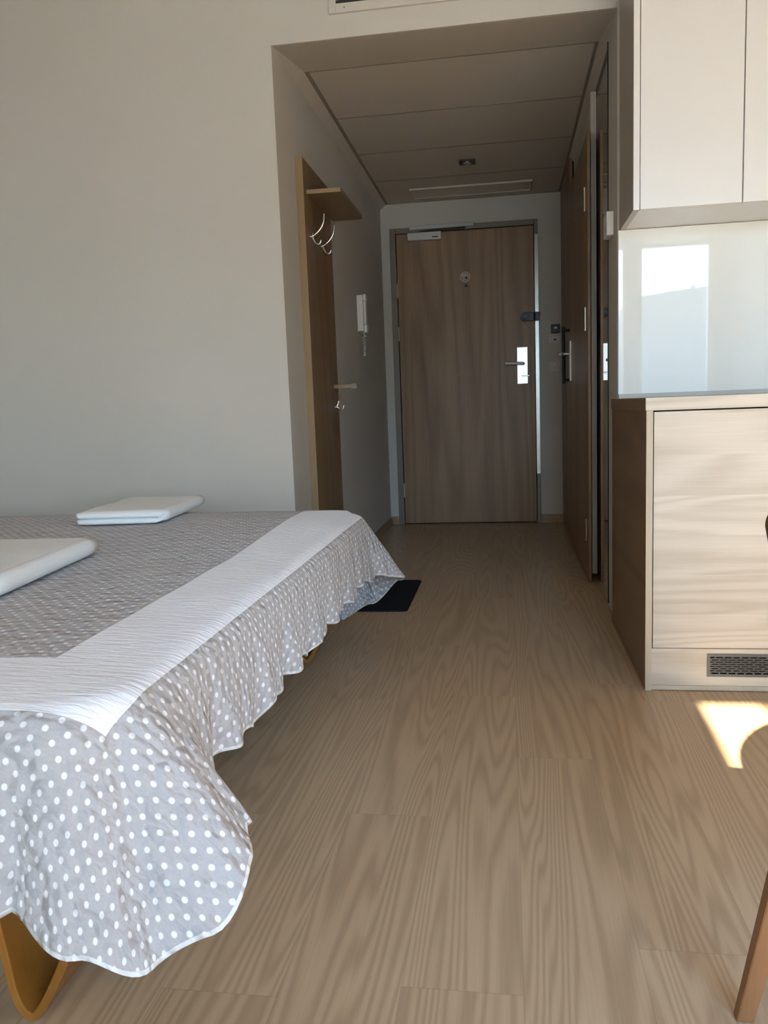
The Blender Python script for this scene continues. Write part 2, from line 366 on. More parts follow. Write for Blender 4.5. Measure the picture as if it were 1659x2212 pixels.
MB().box(0.106, 0.162, lf-0.034, lf-0.024, 1.030, 1.038).build('thumb_turn', M['chrome'], leaf, bevel=0.003)
m = MB().cyl((0.136, lf-0.016, 1.434), 'Y', 0.031, 0.030).box(0.136, 0.196, lf-0.026, lf, 1.405, 1.463)
m.build('security_latch', M['black'], leaf, bevel=0.003)
MB().cyl((0.136, lf-0.040, 1.434), 'Y', 0.019, 0.020).build('latch_knob', M['black'], leaf, bevel=0.003)
box(0.203, 0.232, fy-0.022, fy-0.003, 1.403, 1.463).build('latch_keeper', M['black'], d1, bevel=0.003)
cl = box(-0.659, -0.426, lf-0.045, lf, 1.987, 2.038).build('door_closer', M['dimwhite'], leaf, bevel=0.003)
box(-0.488, -0.447, lf-0.0462, lf-0.0448, 1.999, 2.006).build('maker_mark', M['gap'], cl)
box(-0.645, -0.203, fy-0.03, fy, 2.058, 2.083).build('closer_rail', M['alu'], d1, bevel=0.003)
MB().tube([(-0.58, lf-0.03, 2.040), (-0.42, lf-0.035, 2.047), (-0.26, lf-0.03, 2.052)], 0.007).build('closer_arm', M['gap'], leaf)
st = MB().cyl((-0.269, lf-0.001, 1.728), 'Y', 0.036, 0.002, 40).build('round_sticker', M['sticker'], leaf)
m = MB()
for k in range(10):
    if k == 4: continue
    a = 2*math.pi*k/10; m.cyl((-0.269+0.026*math.cos(a), lf-0.0024, 1.728+0.026*math.sin(a)), 'Y', 0.0045, 0.001, 8)
m.cyl((-0.262, lf-0.0024, 1.722), 'Y', 0.010, 0.001, 16)
m.box(-0.285, -0.255, lf-0.0029, lf-0.0019, 1.7185, 1.7225)
m.build('sticker_print', M['sticker_mark'], st)
MB().cyl((-0.265, lf-0.001, 1.668), 'Y', 0.009, 0.002, 20).build('peephole', M['gap'], leaf)
for z in (1.66, 1.36, 0.25):
    MB().cyl((-0.7455, lf-0.006, z), 'Z', 0.0055, 0.10, 12).build('hinge', M['alu'], leaf)

# ------------------------------------------------------------------ bathroom door on the right wall of the hall
d2 = struct(empty('door_2', (0.39, 4.35, 0)))
m = MB().box(0.386, XR+0.12, 4.022, 4.06, 0, 2.055).box(0.386, XR+0.12, 4.845, 4.899, 0, 2.055).box(0.386, XR+0.12, 4.06, 4.845, 2.02, 2.055)
m.build('door_frame', M['bathdoor'], d2, bevel=0.002)
leaf2 = box(0.368, 0.381, 3.800, 4.842, 0.006, 2.022).build('door_leaf', M['bathdoor'], d2, bevel=0.0015)
box(0.41, 0.42, 4.06, 4.845, 0.0, 2.02).build('rebate', M['gap'], d2)
box(0.361, 0.368, 4.765, 4.805, 0.965, 1.188).build('handle_plate', M['steel'], leaf2, bevel=0.001)
MB().tube(catmull([(0.360, 4.785, 1.117), (0.325, 4.785, 1.117), (0.312, 4.775, 1.117), (0.310, 4.74, 1.117), (0.311, 4.68, 1.117)], 6), 0.009, 12).build('lever_handle', M['steel'], leaf2, smooth=True)
for z in (1.748, 1.221, 0.242):
    MB().cyl((0.364, 3.868, z), 'Z', 0.006, 0.105, 12).build('hinge', M['chrome'], leaf2)
# built-in wardrobe beyond it
w = thing('hall_wardrobe', (0.40, 5.32, 0), 'dark oak full-height wardrobe front at the end of the hall beside the entrance door', 'wardrobe')
box(0.398, 0.406, 4.96, 5.738, 0.0, 2.243).build('carcass', M['gap'], w)
for a, b in ((4.962, 5.346), (5.350, 5.736)):
    box(0.380, 0.397, a, b, 0.055, 2.240).build('wardrobe_door', M['bathdoor'], w, bevel=0.001)
box(0.384, 0.397, 4.962, 5.736, 0.0, 0.051).build('plinth', M['bathdoor'], w)
m = MB().tube([(0.344, 5.02, 0.955), (0.344, 5.02, 1.29)], 0.009, 12).tube([(0.380, 5.02, 0.975), (0.344, 5.02, 0.975)], 0.009, 12).tube([(0.380, 5.02, 1.27), (0.344, 5.02, 1.27)], 0.009, 12)
m.build('pull_handle', M['black'], w)

# ------------------------------------------------------------------ mirror
mr = thing('wall_mirror', (0.404, 3.61, 0.012), 'tall frameless mirror strip on the right hall wall reflecting the entrance door', 'mirror')
box(0.4025, 0.4065, 3.362, 3.860, 0.012, 2.203).build('backing', M['mirror_edge'], mr)
MB().quad((0.4020, 3.363, 0.013), (0.4020, 3.859, 0.013), (0.4020, 3.859, 2.202), (0.4020, 3.363, 2.202)).build('mirror_glass', M['mirror'], mr)
# ------------------------------------------------------------------ white wall box by the mirror
tb = thing('wall_control_box', (0.39, 3.25, 1.50), 'small white control box on the wall corner between mirror and kitchen splashback', 'control box')
box(0.380, 0.4065, 3.205, 3.300, 1.462, 1.548).build('housing', M['white'], tb, bevel=0.003)
box(0.3790, 0.3802, 3.225, 3.280, 1.485, 1.505).build('button_strip', M['dimwhite'], tb)

# ------------------------------------------------------------------ small things on the far wall
sw = thing('thermostat', (0.34, YD, 1.34), 'small dark square thermostat on the far wall right of the entrance door', 'thermostat')
box(0.309, 0.369, YD-0.018, YD-0.0005, 1.315, 1.374).build('housing', M['black'], sw, bevel=0.004)
box(0.330, 0.350, YD-0.019, YD-0.018, 1.343, 1.358).build('display', M['dimwhite'], sw)
sw = thing('light_switch', (0.335, YD, 1.285), 'pale light switch directly under the dark thermostat', 'switch', None)
box(0.290, 0.377, YD-0.010, YD-0.0005, 1.244, 1.3135).build('plate', M['dimwhite'], sw, bevel=0.003)
box(0.305, 0.362, YD-0.013, YD-0.010, 1.256, 1.302).build('rocker', M['dimwhite'], sw, bevel=0.002)
box(0.328, 0.342, YD-0.0142, YD-0.0128, 1.266, 1.276).build('indicator', M['gap'], sw)
sw = thing('light_switch', (0.33, YD, 1.09), 'pale light switch plate alone on the far wall at door handle height', 'switch', None)
box(0.292, 0.370, YD-0.010, YD-0.0005, 1.050, 1.124).build('plate', M['dimwhite'], sw, bevel=0.003)
box(0.304, 0.358, YD-0.013, YD-0.010, 1.062, 1.112).build('rocker', M['dimwhite'], sw, bevel=0.002)
box(0.325, 0.339, YD-0.0142, YD-0.0128, 1.094, 1.106).build('indicator', M['white'], sw)

# ------------------------------------------------------------------ ceiling fittings in the hall
cs = thing('ceiling_spotlight', (-0.2, 4.885, ZHP), 'small black ceiling light with a round lens, unlit, in the hall ceiling', 'ceiling light')
box(-0.249, -0.155, 4.845, 4.935, ZHP-0.010, ZHP-0.0005).build('housing', M['black'], cs, bevel=0.002)
MB().cyl((-0.202, 4.885, ZHP-0.012), 'Z', 0.024, 0.005).build('lens', M['steel'], cs)
ch = thing('ceiling_vent', (-0.2, 5.5, ZHP), 'long pale ventilation grille in the hall ceiling above the entrance door', 'vent')
m = MB().box(-0.600, 0.185, 5.385, 5.398, ZHP-0.012, ZHP-0.0005).box(-0.600, 0.185, 5.607, 5.620, ZHP-0.012, ZHP-0.0005).box(-0.600, -0.587, 5.398, 5.607, ZHP-0.012, ZHP-0.0005).box(0.172, 0.185, 5.398, 5.607, ZHP-0.012, ZHP-0.0005)
m.build('frame', M['ceil'], ch, bevel=0.002)
m = MB()
for k in range(7):
    y = 5.410 + k*0.029; m.box(-0.587, 0.172, y, y+0.020, ZHP-0.007, ZHP-0.003)
m.build('slats', M['ceil'], ch)
# air conditioning outlet above the hall opening
ac = thing('air_outlet', (-0.2, YW, 2.40), 'wide air outlet with dark louvres at the top above the hall opening', 'air vent')
a0, a1, z0, z1 = -0.621, 0.330, 2.295, 2.52
m = MB().box(a0, a0+0.026, YW-0.012, YW-0.0005, z0, z1).box(a1-0.026, a1, YW-0.012, YW-0.0005, z0, z1).box(a0+0.026, a1-0.026, YW-0.012, YW-0.0005, z0, z0+0.032).box(a0+0.026, a1-0.026, YW-0.012, YW-0.0005, z1-0.03, z1)
m.build('frame', M['wall'], ac, bevel=0.001)
box(a0+0.026, a1-0.026, YW-0.003, YW-0.0008, z0+0.032, z1-0.03).build('opening', M['gap'], ac)
for k in range(6):
    z = z0+0.052+k*0.026
    mm = Matrix.Translation((0, YW-0.007, z)) @ Matrix.Rotation(math.radians(-25), 4, 'X')
    MB().box(a0+0.027, a1-0.027, -0.003, 0.003, -0.006, 0.006, mm).build('louvre', M['alu'], ac)
MB().cyl((-0.563, YW-0.0125, 2.311), 'Y', 0.003, 0.002, 12).build('screw', M['doorframe'], ac)

# ------------------------------------------------------------------ intercom
ic = thing('intercom_phone', (XL, 4.74, 1.40), 'white door intercom handset with coiled cord on the left hall wall', 'intercom')
box(XL+0.0005, XL+0.036, 4.685, 4.815, 1.297, 1.503).build('base', M['white'], ic, bevel=0.004)
m = MB().box(XL+0.037, XL+0.054, 4.690, 4.745, 1.470, 1.508).box(XL+0.037, XL+0.057, 4.690, 4.745, 1.289, 1.335).box(XL+0.037, XL+0.052, 4.690, 4.745, 1.335, 1.470)
m.build('handset', M['white'], ic, bevel=0.007, seg=3)
box(XL+0.0355, XL+0.0372, 4.762, 4.782, 1.395, 1.420).build('button', M['gap'], ic)
box(XL+0.0355, XL+0.0372, 4.762, 4.782, 1.350, 1.372).build('button', M['gap'], ic)
P = []
for i in range(0, 20*14+1):
    a = i/14*2*math.pi; tt = i/(20*14)
    zc = 1.27 - 0.11*math.sin(math.pi*min(1, tt)) ; yc = 4.712 + 0.05*tt
    P.append((XL+0.028 + 0.006*math.cos(a), yc + 0.007*math.sin(a), zc + (0.02 if False else 0)))
m = MB().tube(P, 0.0016, 5).tube([(XL+0.034, 4.712, 1.27), (XL+0.035, 4.712, 1.292)], 0.003, 6).tube([(XL+0.034, 4.762, 1.27), (XL+0.015, 4.765, 1.302)], 0.003, 6)
m.build('coiled_cord', M['white'], ic)

# ------------------------------------------------------------------ coat rack
cr = thing('coat_rack', (XL, 3.65, 1.0), 'tall honey oak coat rack board with shelf and hooks on the left hall wall', 'coat rack')
bd = box(XL+0.0135, XL+0.031, 3.392, 3.915, 0.065, 1.893).build('back_board', M['rack'], cr)
bf = XL+0.031
box(XL+0.0005, bf+0.0005, 3.388, 3.392, 0.065, 1.893).build('edging', M['rack_edge'], bd)
box(XL+0.0005, XL+0.0135, 3.392, 3.915, 0.065, 1.893).build('spacer', M['rack'], bd)
sh = box(bf, -0.672, 3.446, 3.965, 1.757, 1.774).build('shelf', M['rack_y'], cr)
box(bf, -0.672, 3.4425, 3.446, 1.757, 1.774).build('edging', M['rack_edge'], sh)
def coat_hook(y, z):
    b = MB().tube([(bf, y, z), (bf+0.006, y, z)], 0.016, 20).build('hook', M['chrome'], cr)
    MB().tube(catmull([(bf+0.004, y, z), (bf+0.022, y, z+0.012), (bf+0.044, y, z+0.034), (bf+0.056, y, z+0.062), (bf+0.058, y, z+0.092)], 6), [0.0045]*12+[0.005]*13, 12).build('upper_prong', M['chrome'], b, smooth=True)
    MB().tube(catmull([(bf+0.004, y, z-0.002), (bf+0.010, y, z-0.022), (bf+0.022, y, z-0.034), (bf+0.036, y, z-0.030), (bf+0.040, y, z-0.018)], 6), 0.0045, 12).build('lower_prong', M['chrome'], b, smooth=True)
coat_hook(3.50, 1.596); coat_hook(3.70, 1.592)
pg = box(bf, -0.735, 3.815, 3.835, 0.952, 0.970).build('peg_bar', M['rack_edge'], cr, bevel=0.001)
box(-0.7355, -0.706, 3.813, 3.837, 0.949, 0.973).build('end_cap', M['doorframe'], pg, bevel=0.001)
hk = MB().tube([(bf, 3.85, 0.865), (bf+0.006, 3.85, 0.865)], 0.013, 16).build('hook', M['chrome'], cr)
MB().tube(catmull([(bf+0.004, 3.85, 0.866), (bf+0.020, 3.85, 0.852), (bf+0.034, 3.85, 0.856), (bf+0.038, 3.85, 0.872)], 5), 0.0045, 12).build('lower_prong', M['chrome'], hk, smooth=True)
MB().tube(catmull([(bf+0.004, 3.85, 0.866), (bf+0.010, 3.85, 0.880), (bf+0.014, 3.85, 0.894)], 5), 0.004, 12).build('upper_prong', M['chrome'], hk, smooth=True)

# ------------------------------------------------------------------ floor mat
tag(prism(rounded_rect(-0.826, -0.428, 3.258, 3.850, 0.02), 0.0, 0.006).build('floor_mat', M['mat'], org=(-0.6, 3.55, 0)), 'black rectangular floor mat on the hall floor behind the bed corner', 'mat')

# ------------------------------------------------------------------ kitchen
YF, YUF = 2.362, 2.788
ZCT, ZCB = 0.8539, 0.8178
GL = 3.092
kc = thing('kitchen_base_cabinet', (0.70, 2.75, 0), 'light oak base cabinet with side panel and dark plinth grille beside the hall', 'kitchen cabinet')
box(0.3885, 0.4065, YF, YW-0.001, 0, ZCB).build('side_panel', M['sonoma_shaded'], kc)
box(0.3883, 0.4067, YF-0.001, YF, 0, ZCB).build('panel_edging', M['sonoma_z'], kc)
box(0.4065, 1.008, YF+0.025, YW-0.001, 0.13, ZCB-0.001).build('carcass', M['gap'], kc)
box(0.4095, 1.005, YF+0.001, YF+0.020, 0.129, ZCB-0.004).build('cabinet_door', M['sonoma'], kc, bevel=0.0008)
pn = MB().box(0.4070, 0.562, YF+0.003, YF+0.020, 0.016, 0.1265).box(0.932, 1.008, YF+0.003, YF+0.020, 0.016, 0.1265).box(0.562, 0.932, YF+0.003, YF+0.020, 0.112, 0.1265).box(0.562, 0.932, YF+0.003, YF+0.020, 0.016, 0.044)
pn = pn.build('plinth', M['sonoma'], kc)
box(0.4070, 1.008, YF+0.001, YF+0.018, 0.002, 0.0155).build('plinth_seal', M['sonoma_z'], kc)
m = MB(); gx0, gx1, gz0, gz1 = 0.562, 0.932, 0.044, 0.112
m.box(gx0, gx1, YF-0.0005, YF+0.004, gz0, gz0+0.008).box(gx0, gx1, YF-0.0005, YF+0.004, gz1-0.008, gz1).box(gx0, gx0+0.008, YF-0.0005, YF+0.004, gz0+0.008, gz1-0.008).box(gx1-0.008, gx1, YF-0.0005, YF+0.004, gz0+0.008, gz1-0.008)
rows = 8; hgt = (gz1-gz0-0.016)/rows
for r_ in range(rows+1):
    z = gz0+0.008+r_*hgt
    if 0 < r_ < rows: m.box(gx0+0.008, gx1-0.008, YF+0.0005, YF+0.003, z-0.0014, z+0.0014)
    if r_ < rows:
        x = gx0+0.008 + (0.012 if r_ % 2 else 0.0)
        while x < gx1-0.008:
            m.box(x, min(x+0.004, gx1-0.008), YF+0.0005, YF+0.003, z, z+hgt); x += 0.0235
m.build('vent_grille', plain('anthracite metal', (0.085, 0.08, 0.072), 0.45), kc)
box(gx0, gx1, YF+0.019, YF+0.024, gz0, gz1).build('vent_recess', M['gap'], kc)
kc2 = thing('kitchen_base_cabinet', (1.46, 2.75, 0), 'light oak kitchen base cabinet with two doors, right of the grille cabinet', 'kitchen cabinet')
box(1.0095, 1.918, YF+0.025, YW-0.001, 0.13, ZCB-0.001).build('carcass', M['gap'], kc2)
for a, b in ((1.0095, 1.462), (1.466, 1.918)): box(a, b, YF+0.001, YF+0.020, 0.129, ZCB-0.004).build('cabinet_door', M['sonoma'], kc2, bevel=0.0008)
box(1.0095, 1.918, YF+0.003, YF+0.020, 0.0, 0.1265).build('plinth', M['sonoma'], kc2)
wt_ = tag(empty('worktop', (1.15, 2.75, ZCT)), 'light oak kitchen worktop on the base cabinets under the glass splashback', 'worktop')
box(0.3855, 1.918, YF-0.006, YW-0.001, ZCB, ZCT).build('slab', M['sonoma'], wt_, bevel=0.0015)
box(0.3849, 0.3855, YF-0.004, YW-0.002, ZCB+0.0005, ZCT-0.0005).build('end_edging', M['sonoma_shaded'], wt_)
tag(box(0.4080, 1.918, GL-0.014, GL+0.002, ZCT, ZCT+0.016).build('sealing_strip', M['alu'], org=(1.1, GL, ZCT), bevel=0.002), 'grey aluminium sealing strip between worktop and white splashback', 'trim strip')
sb = tag(box(0.4080, 1.918, GL+0.002, YW-0.001, ZCT+0.0005, 1.4545).build('splashback', M['glassback'], org=(1.1, GL, 1.1), bevel=0.0008), 'glossy white glass splashback reflecting the window between worktop and wall cabinets', 'splashback')
def wall_cabinet(x0, x1, first, label):
    k = thing('kitchen_wall_cabinet', ((x0+x1)/2, 2.95, 1.455), label, 'kitchen cabinet')
    if first:
        box(x0, x0+0.0195, YUF, YW-0.001, 1.4553, ZC-0.002).build('side_panel', M['lacquer_shaded'], k, bevel=0.0006)
        box(x0, x0+0.0195, YUF-0.001, YUF, 1.4553, ZC-0.002).build('panel_edging', M['lacquer'], k)
        x0 += 0.0200
    box(x0, x1-0.0005, YUF+0.021, YW-0.001, 1.456, ZC-0.002).build('carcass', M['lacquer'], k)
    n = 2; w_ = (x1-x0)/n
    for i in range(n):
        box(x0+i*w_+0.0018, x0+(i+1)*w_-0.0018, YUF, YUF+0.019, 1.4562, ZC-0.003).build('cabinet_door', M['lacquer'], k, bevel=0.001)
wall_cabinet(0.4143, 1.062, True, 'white wall cabinet above the splashback, the end one next to the hall')
wall_cabinet(1.064, 1.916, False, 'white wall cabinet further right above the splashback')

# ------------------------------------------------------------------ bed
bx0, bx1, by0, by1, ztop = -2.55, -0.535, 0.925, 2.77, 0.497
bed = thing('sofa_bed', (-1.5, 1.85, 0), 'low double bed with cream mattress and orange bentwood legs under the dotted coverlet', 'bed')
box(bx0, -0.553, 0.955, 2.745, 0.205, 0.482).build('mattress', M['mattress'], bed, bevel=0.03, seg=4)
box(bx0+0.05, -0.72, 1.12, 2.60, 0.14, 0.204).build('slat_frame', M['under'], bed, bevel=0.004)
def bent_leg(x, y, sx, sy=1):
    path = catmull([(x-0.040*sx, y, 0.215), (x-0.022*sx, y, 0.10), (x-0.012*sx, y, 0.035), (x+0.006*sx, y, 0.009), (x+0.028*sx, y, 0.022), (x+0.075*sx, y, 0.11), (x+0.12*sx, y, 0.21)], 8)
    MB().ribbon(path, (0, 1, 0), 0.11, 0.013).build('leg', M['bent'], bed, bevel=0.002, smooth=False)
bent_leg(-0.700, 1.010, 1); bent_leg(-0.70, 2.62, 1); bent_leg(-2.36, 1.010, -1); bent_leg(-2.36, 2.62, -1)

# coverlet -----------------------------------------------------------------
def coverlet():
    rc = 0.085; re = 0.055
    # perimeter, counter-clockwise seen from above starting on the near side at the head
    per = []   # (point, normal, corner parameter c in 0..1 near corner / far corner, side, arclength)
    def add(px_, py_, nx_, ny_, side, q): per.append((px_, py_, nx_, ny_, side, q))
    step = 0.012
    n = int((bx1-rc-bx0)/step)
    for i in range(n+1): add(bx0 + (bx1-rc-bx0)*i/n, by0, 0, -1, 'near', i/n)
    K = 44
    for i in range(1, K): a = math.radians(-90 + 90*i/K); add(bx1-rc+rc*math.cos(a), by0+rc+rc*math.sin(a), math.cos(a), math.sin(a), 'c1', i/K)
    n = int((by1-by0-2*rc)/0.010)
    for i in range(n+1): add(bx1, by0+rc+(by1-by0-2*rc)*i/n, 1, 0, 'foot', i/n)
    for i in range(1, K): a = math.radians(90*i/K); add(bx1-rc+rc*math.cos(a), by1-rc+rc*math.sin(a), math.cos(a), math.sin(a), 'c2', i/K)
    n = int((bx1-rc-bx0)/step)
    for i in range(n+1): add(bx1-rc - (bx1-rc-bx0)*i/n, by1, 0, 1, 'far', i/n)
    nl = 60
    for i in range(1, nl): add(bx0, by1 - (by1-by0)*i/nl, -1, 0, 'head', i/nl)
    def sm(a, b, x):
        x = max(0, min(1, (x-a)/(b-a))); return x*x*(3-2*x)
    def prof(p):
        x, y, nx_, ny_, side, q = p
        def tab(v, T):
            if v <= T[0][0]: return T[0][1:]
            for (a0, l0, k0), (a1, l1, k1) in zip(T[:-1], T[1:]):
                if v <= a1:
                    f = (v-a0)/(a1-a0); f = f*f*(3-2*f); return l0+(l1-l0)*f, k0+(k1-k0)*f
            return T[-1][1:]
        if side == 'near': L, lean = tab((bx1-rc)-x, ((0, .268, .19), (.10, .250, .14), (.35, .245, .12), (1, .24, .10)))
        elif side == 'c1': L, lean = tab(q, ((0, .268, .19), (.30, .315, .36), (.52, .368, .50), (.68, .352, .62), (.86, .295, .76), (1, .270, .70)))
        elif side == 'foot':
            if q < 0.5: L, lean = tab(y-(by0+rc), ((0, .270, .74), (.05, .240, .45), (.10, .235, .22)))
            else: L, lean = tab((by1-rc)-y, ((0, .262, .42), (.05, .245, .28), (.16, .235, .20)))
        elif side == 'c2': L, lean = tab(q, ((0, .262, .42), (.20, .300, .62), (.40, .330, .58), (.70, .410, .30), (1, .445, .06)))
        elif side == 'far': L, lean = tab((bx1-rc)-x, ((0, .445, .06), (.15, .440, .0), (.5, .40, .03)))
        else: L, lean = .25, .05
        return L, lean
    bm = bmesh.new(); uvl = bm.loops.layers.uv.new('cloth'); hl = bm.loops.layers.uv.new('hem')
    NT_ = 34; rings = []
    cx0, cx1, cy = bx0+0.9, bx1-0.9, (by0+by1)/2
    NR = 46
    UV = {}; HM = {}
    N = len(per)
    for r_ in range(NR):            # top, from the middle outwards
        f = (r_/(NR-1))**0.8; ring = []
        for p in per:
            qx = min(max(p[0], cx0), cx1); qy = cy
            x = qx + (p[0]-qx)*f; y = qy + (p[1]-qy)*f
            e = min(bx1-x, y-by0, by1-y)
            z = ztop + 0.006*(1-math.exp(-max(e, 0)/0.15)) - 0.006 + 0.0035*noise.noise(Vector((x*5, y*5, 1.3)))
            z += 0.022*sm(1.8, 2.5, y)*(1-math.exp(-max(e, 0)/0.06))
            v = bm.verts.new((x, y, z)); UV[v] = (x, y); HM[v] = 1.0; ring.append(v)
        rings.append(ring)
    s_acc = 0.0; lens = []
    for i, p in enumerate(per):
        if i: s_acc += math.hypot(p[0]-per[i-1][0], p[1]-per[i-1][1])
        lens.append(s_acc)
    prs = [prof(p) for p in per]
    for k in range(1, NT_+1):
        ring = []
        for i, p in enumerate(per):
            L, lean = prs[i]; s = lens[i]; side, q = p[4], p[5]
            if side == 'foot': L = L + 0.010*math.sin(s*21+0.6)*math.sin(s*6.0) + 0.007*math.sin(s*47)
            a = L*k/NT_
            b = min(a, re*math.pi/2); th = b/re; al = math.atan(lean)
            th = min(th, math.pi/2 - al)
            o = re*math.sin(th); dz = re*(1-math.cos(th)); rest = a - re*th if a > re*th else 0
            o += rest*math.sin(al); dz += rest*math.cos(al)
            t_ = a/max(L, 1e-6); w_ = t_*t_
            if side == 'foot':
                e1 = min(1, q/0.10)*min(1, (1-q)/0.08)
                o += w_*e1*(0.010*math.sin(s*30+1.0) + 0.007*math.sin(s*61) - 0.006)
                o -= 0.014*w_*t_*e1
            elif side == 'near':
                o += w_*(0.010*math.sin(s*17) + 0.007*math.sin(s*39+2)) - 0.012*w_*(1-math.exp(-((1-q)*1.9/0.4)**2))
                # one deep soft fold left of the corner
                fx = (p[0]+0.80)/0.035; o -= 0.022*w_*math.exp(-fx*fx); fx = (p[0]+0.735)/0.03; o += 0.012*w_*math.exp(-fx*fx)
            elif side == 'c1':
                fq = (q-0.56)/0.11; o -= 0.030*t_*math.exp(-fq*fq)
                fq = (q-0.80)/0.10; o += 0.016*t_*math.exp(-fq*fq)
                fq = (q-0.30)/0.15; o += 0.012*t_*math.exp(-fq*fq)
            elif side == 'c2':
                fq = (q-0.35)/0.2; o += 0.010*t_*math.exp(-fq*fq)
            o += 0.0035*t_*noise.noise(Vector((s*9, a*14, 4.0)))
            x = p[0]+p[2]*o; y = p[1]+p[3]*o; z = ztop-0.006-dz + 0.0035*noise.noise(Vector((p[0]*5, p[1]*5, 1.3)))*(1-min(1, a/0.05))
            v = bm.verts.new((x, y, z)); 
            if side in ('c1', 'c2'):
                cxx = bx1-rc; cyy = by0+rc if side == 'c1' else by1-rc
                UV[v] = (cxx + (rc+a)*p[2]*1.0, cyy + (rc+a)*p[3]*1.0)
            else: UV[v] = (p[0]+p[2]*a, p[1]+p[3]*a)
            HM[v] = L - a; ring.append(v)
        rings.append(ring)
    for a, b in zip(rings[:-1], rings[1:]):
        for i in range(N):
            j = (i+1) % N
            try: fc = bm.faces.new((a[i], a[j], b[j], b[i]))
            except ValueError: continue
            for lp in fc.loops: lp[uvl].uv = UV[lp.vert]; lp[hl].uv = (HM[lp.vert], 0)
            fc.smooth = True
    bmesh.ops.remove_doubles(bm, verts=rings[0], dist=1e-5)
    bmesh.ops.recalc_face_normals(bm, faces=bm.faces)
    org = Vector((-1.5, 1.85, 0.5))
    for v in bm.verts: v.co -= org
    me = bpy.data.meshes.new('coverlet'); bm.to_mesh(me); bm.free()
    o = bpy.data.objects.new('coverlet', me); COL.objects.link(o); o.location = org
    md = o.modifiers.new('thick', 'SOLIDIFY'); md.thickness = 0.004; md.offset = -1
    return o
t = NT('dotted quilt')
uvn = t.n('ShaderNodeUVMap', uv_map='cloth'); sx = t.n('ShaderNodeSeparateXYZ'); t.l(uvn.outputs[0], sx.inputs[0]); U, V = sx.outputs[0], sx.outputs[1]
hmn = t.n('ShaderNodeUVMap', uv_map='hem'); sh_ = t.n('ShaderNodeSeparateXYZ'); t.l(hmn.outputs[0], sh_.inputs[0])
def dots(off, P_, r_):
    fu = t.math('SUBTRACT', t.math('FRACT', t.math('ADD', t.math('DIVIDE', U, P_), off)), 0.5); fv = t.math('SUBTRACT', t.math('FRACT', t.math('ADD', t.math('DIVIDE', V, P_), off)), 0.5)
    d = t.math('SQRT', t.math('ADD', t.math('MULTIPLY', fu, fu), t.math('MULTIPLY', fv, fv)))
    return t.math('SUBTRACT', 1.0, t.math('SMOOTH_MIN', t.math('MULTIPLY', t.math('MAXIMUM', t.math('SUBTRACT', d, r_ / P_ - 0.02), 0.0), 25.0), 1.0, 0.05), clamp=True)
DP = 0.0305
dm = t.math('MAXIMUM', dots(0.0, DP, 0.0043), dots(0.5, DP, 0.0043))
def inside(x1_, y0_, y1_):
    return t.math('MULTIPLY', t.math('LESS_THAN', U, x1_), t.math('MULTIPLY', t.math('GREATER_THAN', V, y0_), t.math('LESS_THAN', V, y1_)))
band = t.math('SUBTRACT', inside(-0.500, 0.905, 2.86), inside(-0.690, 1.100, 2.72), clamp=True)
vv = t.n('ShaderNodeCombineXYZ'); t.l(U, vv.inputs[0]); t.l(V, vv.inputs[1])
nz = t.noise(vv.outputs[0], 260, 3)
grey = t.mix(nz, (0.37, 0.355, 0.36), (0.45, 0.435, 0.44))
col = t.mix(t.math('MULTIPLY', dm, 0.85), grey, (0.80, 0.79, 0.80))
col = t.mix(band, col, (0.85, 0.86, 0.92))
hem = t.math('LESS_THAN', sh_.outputs[0], 0.006)
col = t.mix(t.math('MULTIPLY', hem, 0.8), col, (0.74, 0.74, 0.74))
t.l(col, t.b.inputs['Base Color']); t.set(Roughness=0.85); t.b.inputs['Specular IOR Level'].default_value = 0.2
t.b.inputs['Sheen Weight'].default_value = 0.15
# quilting relief: small puckers between wavy stitch rows; the plain band has fine cross ripples
def cv(su, sv):
    c = t.n('ShaderNodeCombineXYZ'); t.l(t.math('MULTIPLY', U, su), c.inputs[0]); t.l(t.math('MULTIPLY', V, sv), c.inputs[1]); return c.outputs[0]
wv = t.n('ShaderNodeVectorMath', operation='ADD'); t.l(cv(30, 46), wv.inputs[0])
wno = t.n('ShaderNodeTexNoise'); t.l(cv(22, 22), wno.inputs['Vector']); wno.inputs['Scale'].default_value = 1.0; wno.inputs['Detail'].default_value = 1.0
wsc = t.n('ShaderNodeVectorMath', operation='SCALE'); t.l(wno.outputs['Color'], wsc.inputs[0]); wsc.inputs['Scale'].default_value = 1.8; t.l(wsc.outputs[0], wv.inputs[1])
vo = t.n('ShaderNodeTexVoronoi', feature='SMOOTH_F1'); t.l(wv.outputs[0], vo.inputs['Vector']); vo.inputs['Scale'].default_value = 1.0; vo.inputs['Smoothness'].default_value = 0.35
puff = t.math('ADD', t.math('MULTIPLY', vo.outputs['Distance'], -1.5), t.math('MULTIPLY', t.noise(cv(40, 60), 1.0, 2.0), 0.75))
rip = t.noise(cv(22, 110), 1.0, 2.0, 0.5, 0.6)
hgt_ = t.math('ADD', t.math('MULTIPLY', puff, t.math('SUBTRACT', 1.0, band)), t.math('MULTIPLY', rip, t.math('MULTIPLY', band, 0.6)))
hgt_ = t.math('ADD', hgt_, t.math('MULTIPLY', hem, 0.6))
t.bump(hgt_, 0.8, 0.008)
M['quilt'] = t.m
cov = coverlet(); cov.data.materials.append(M['quilt'])
tag(cov, 'grey and white dotted quilted coverlet with a plain white border, draped over the bed', 'coverlet')

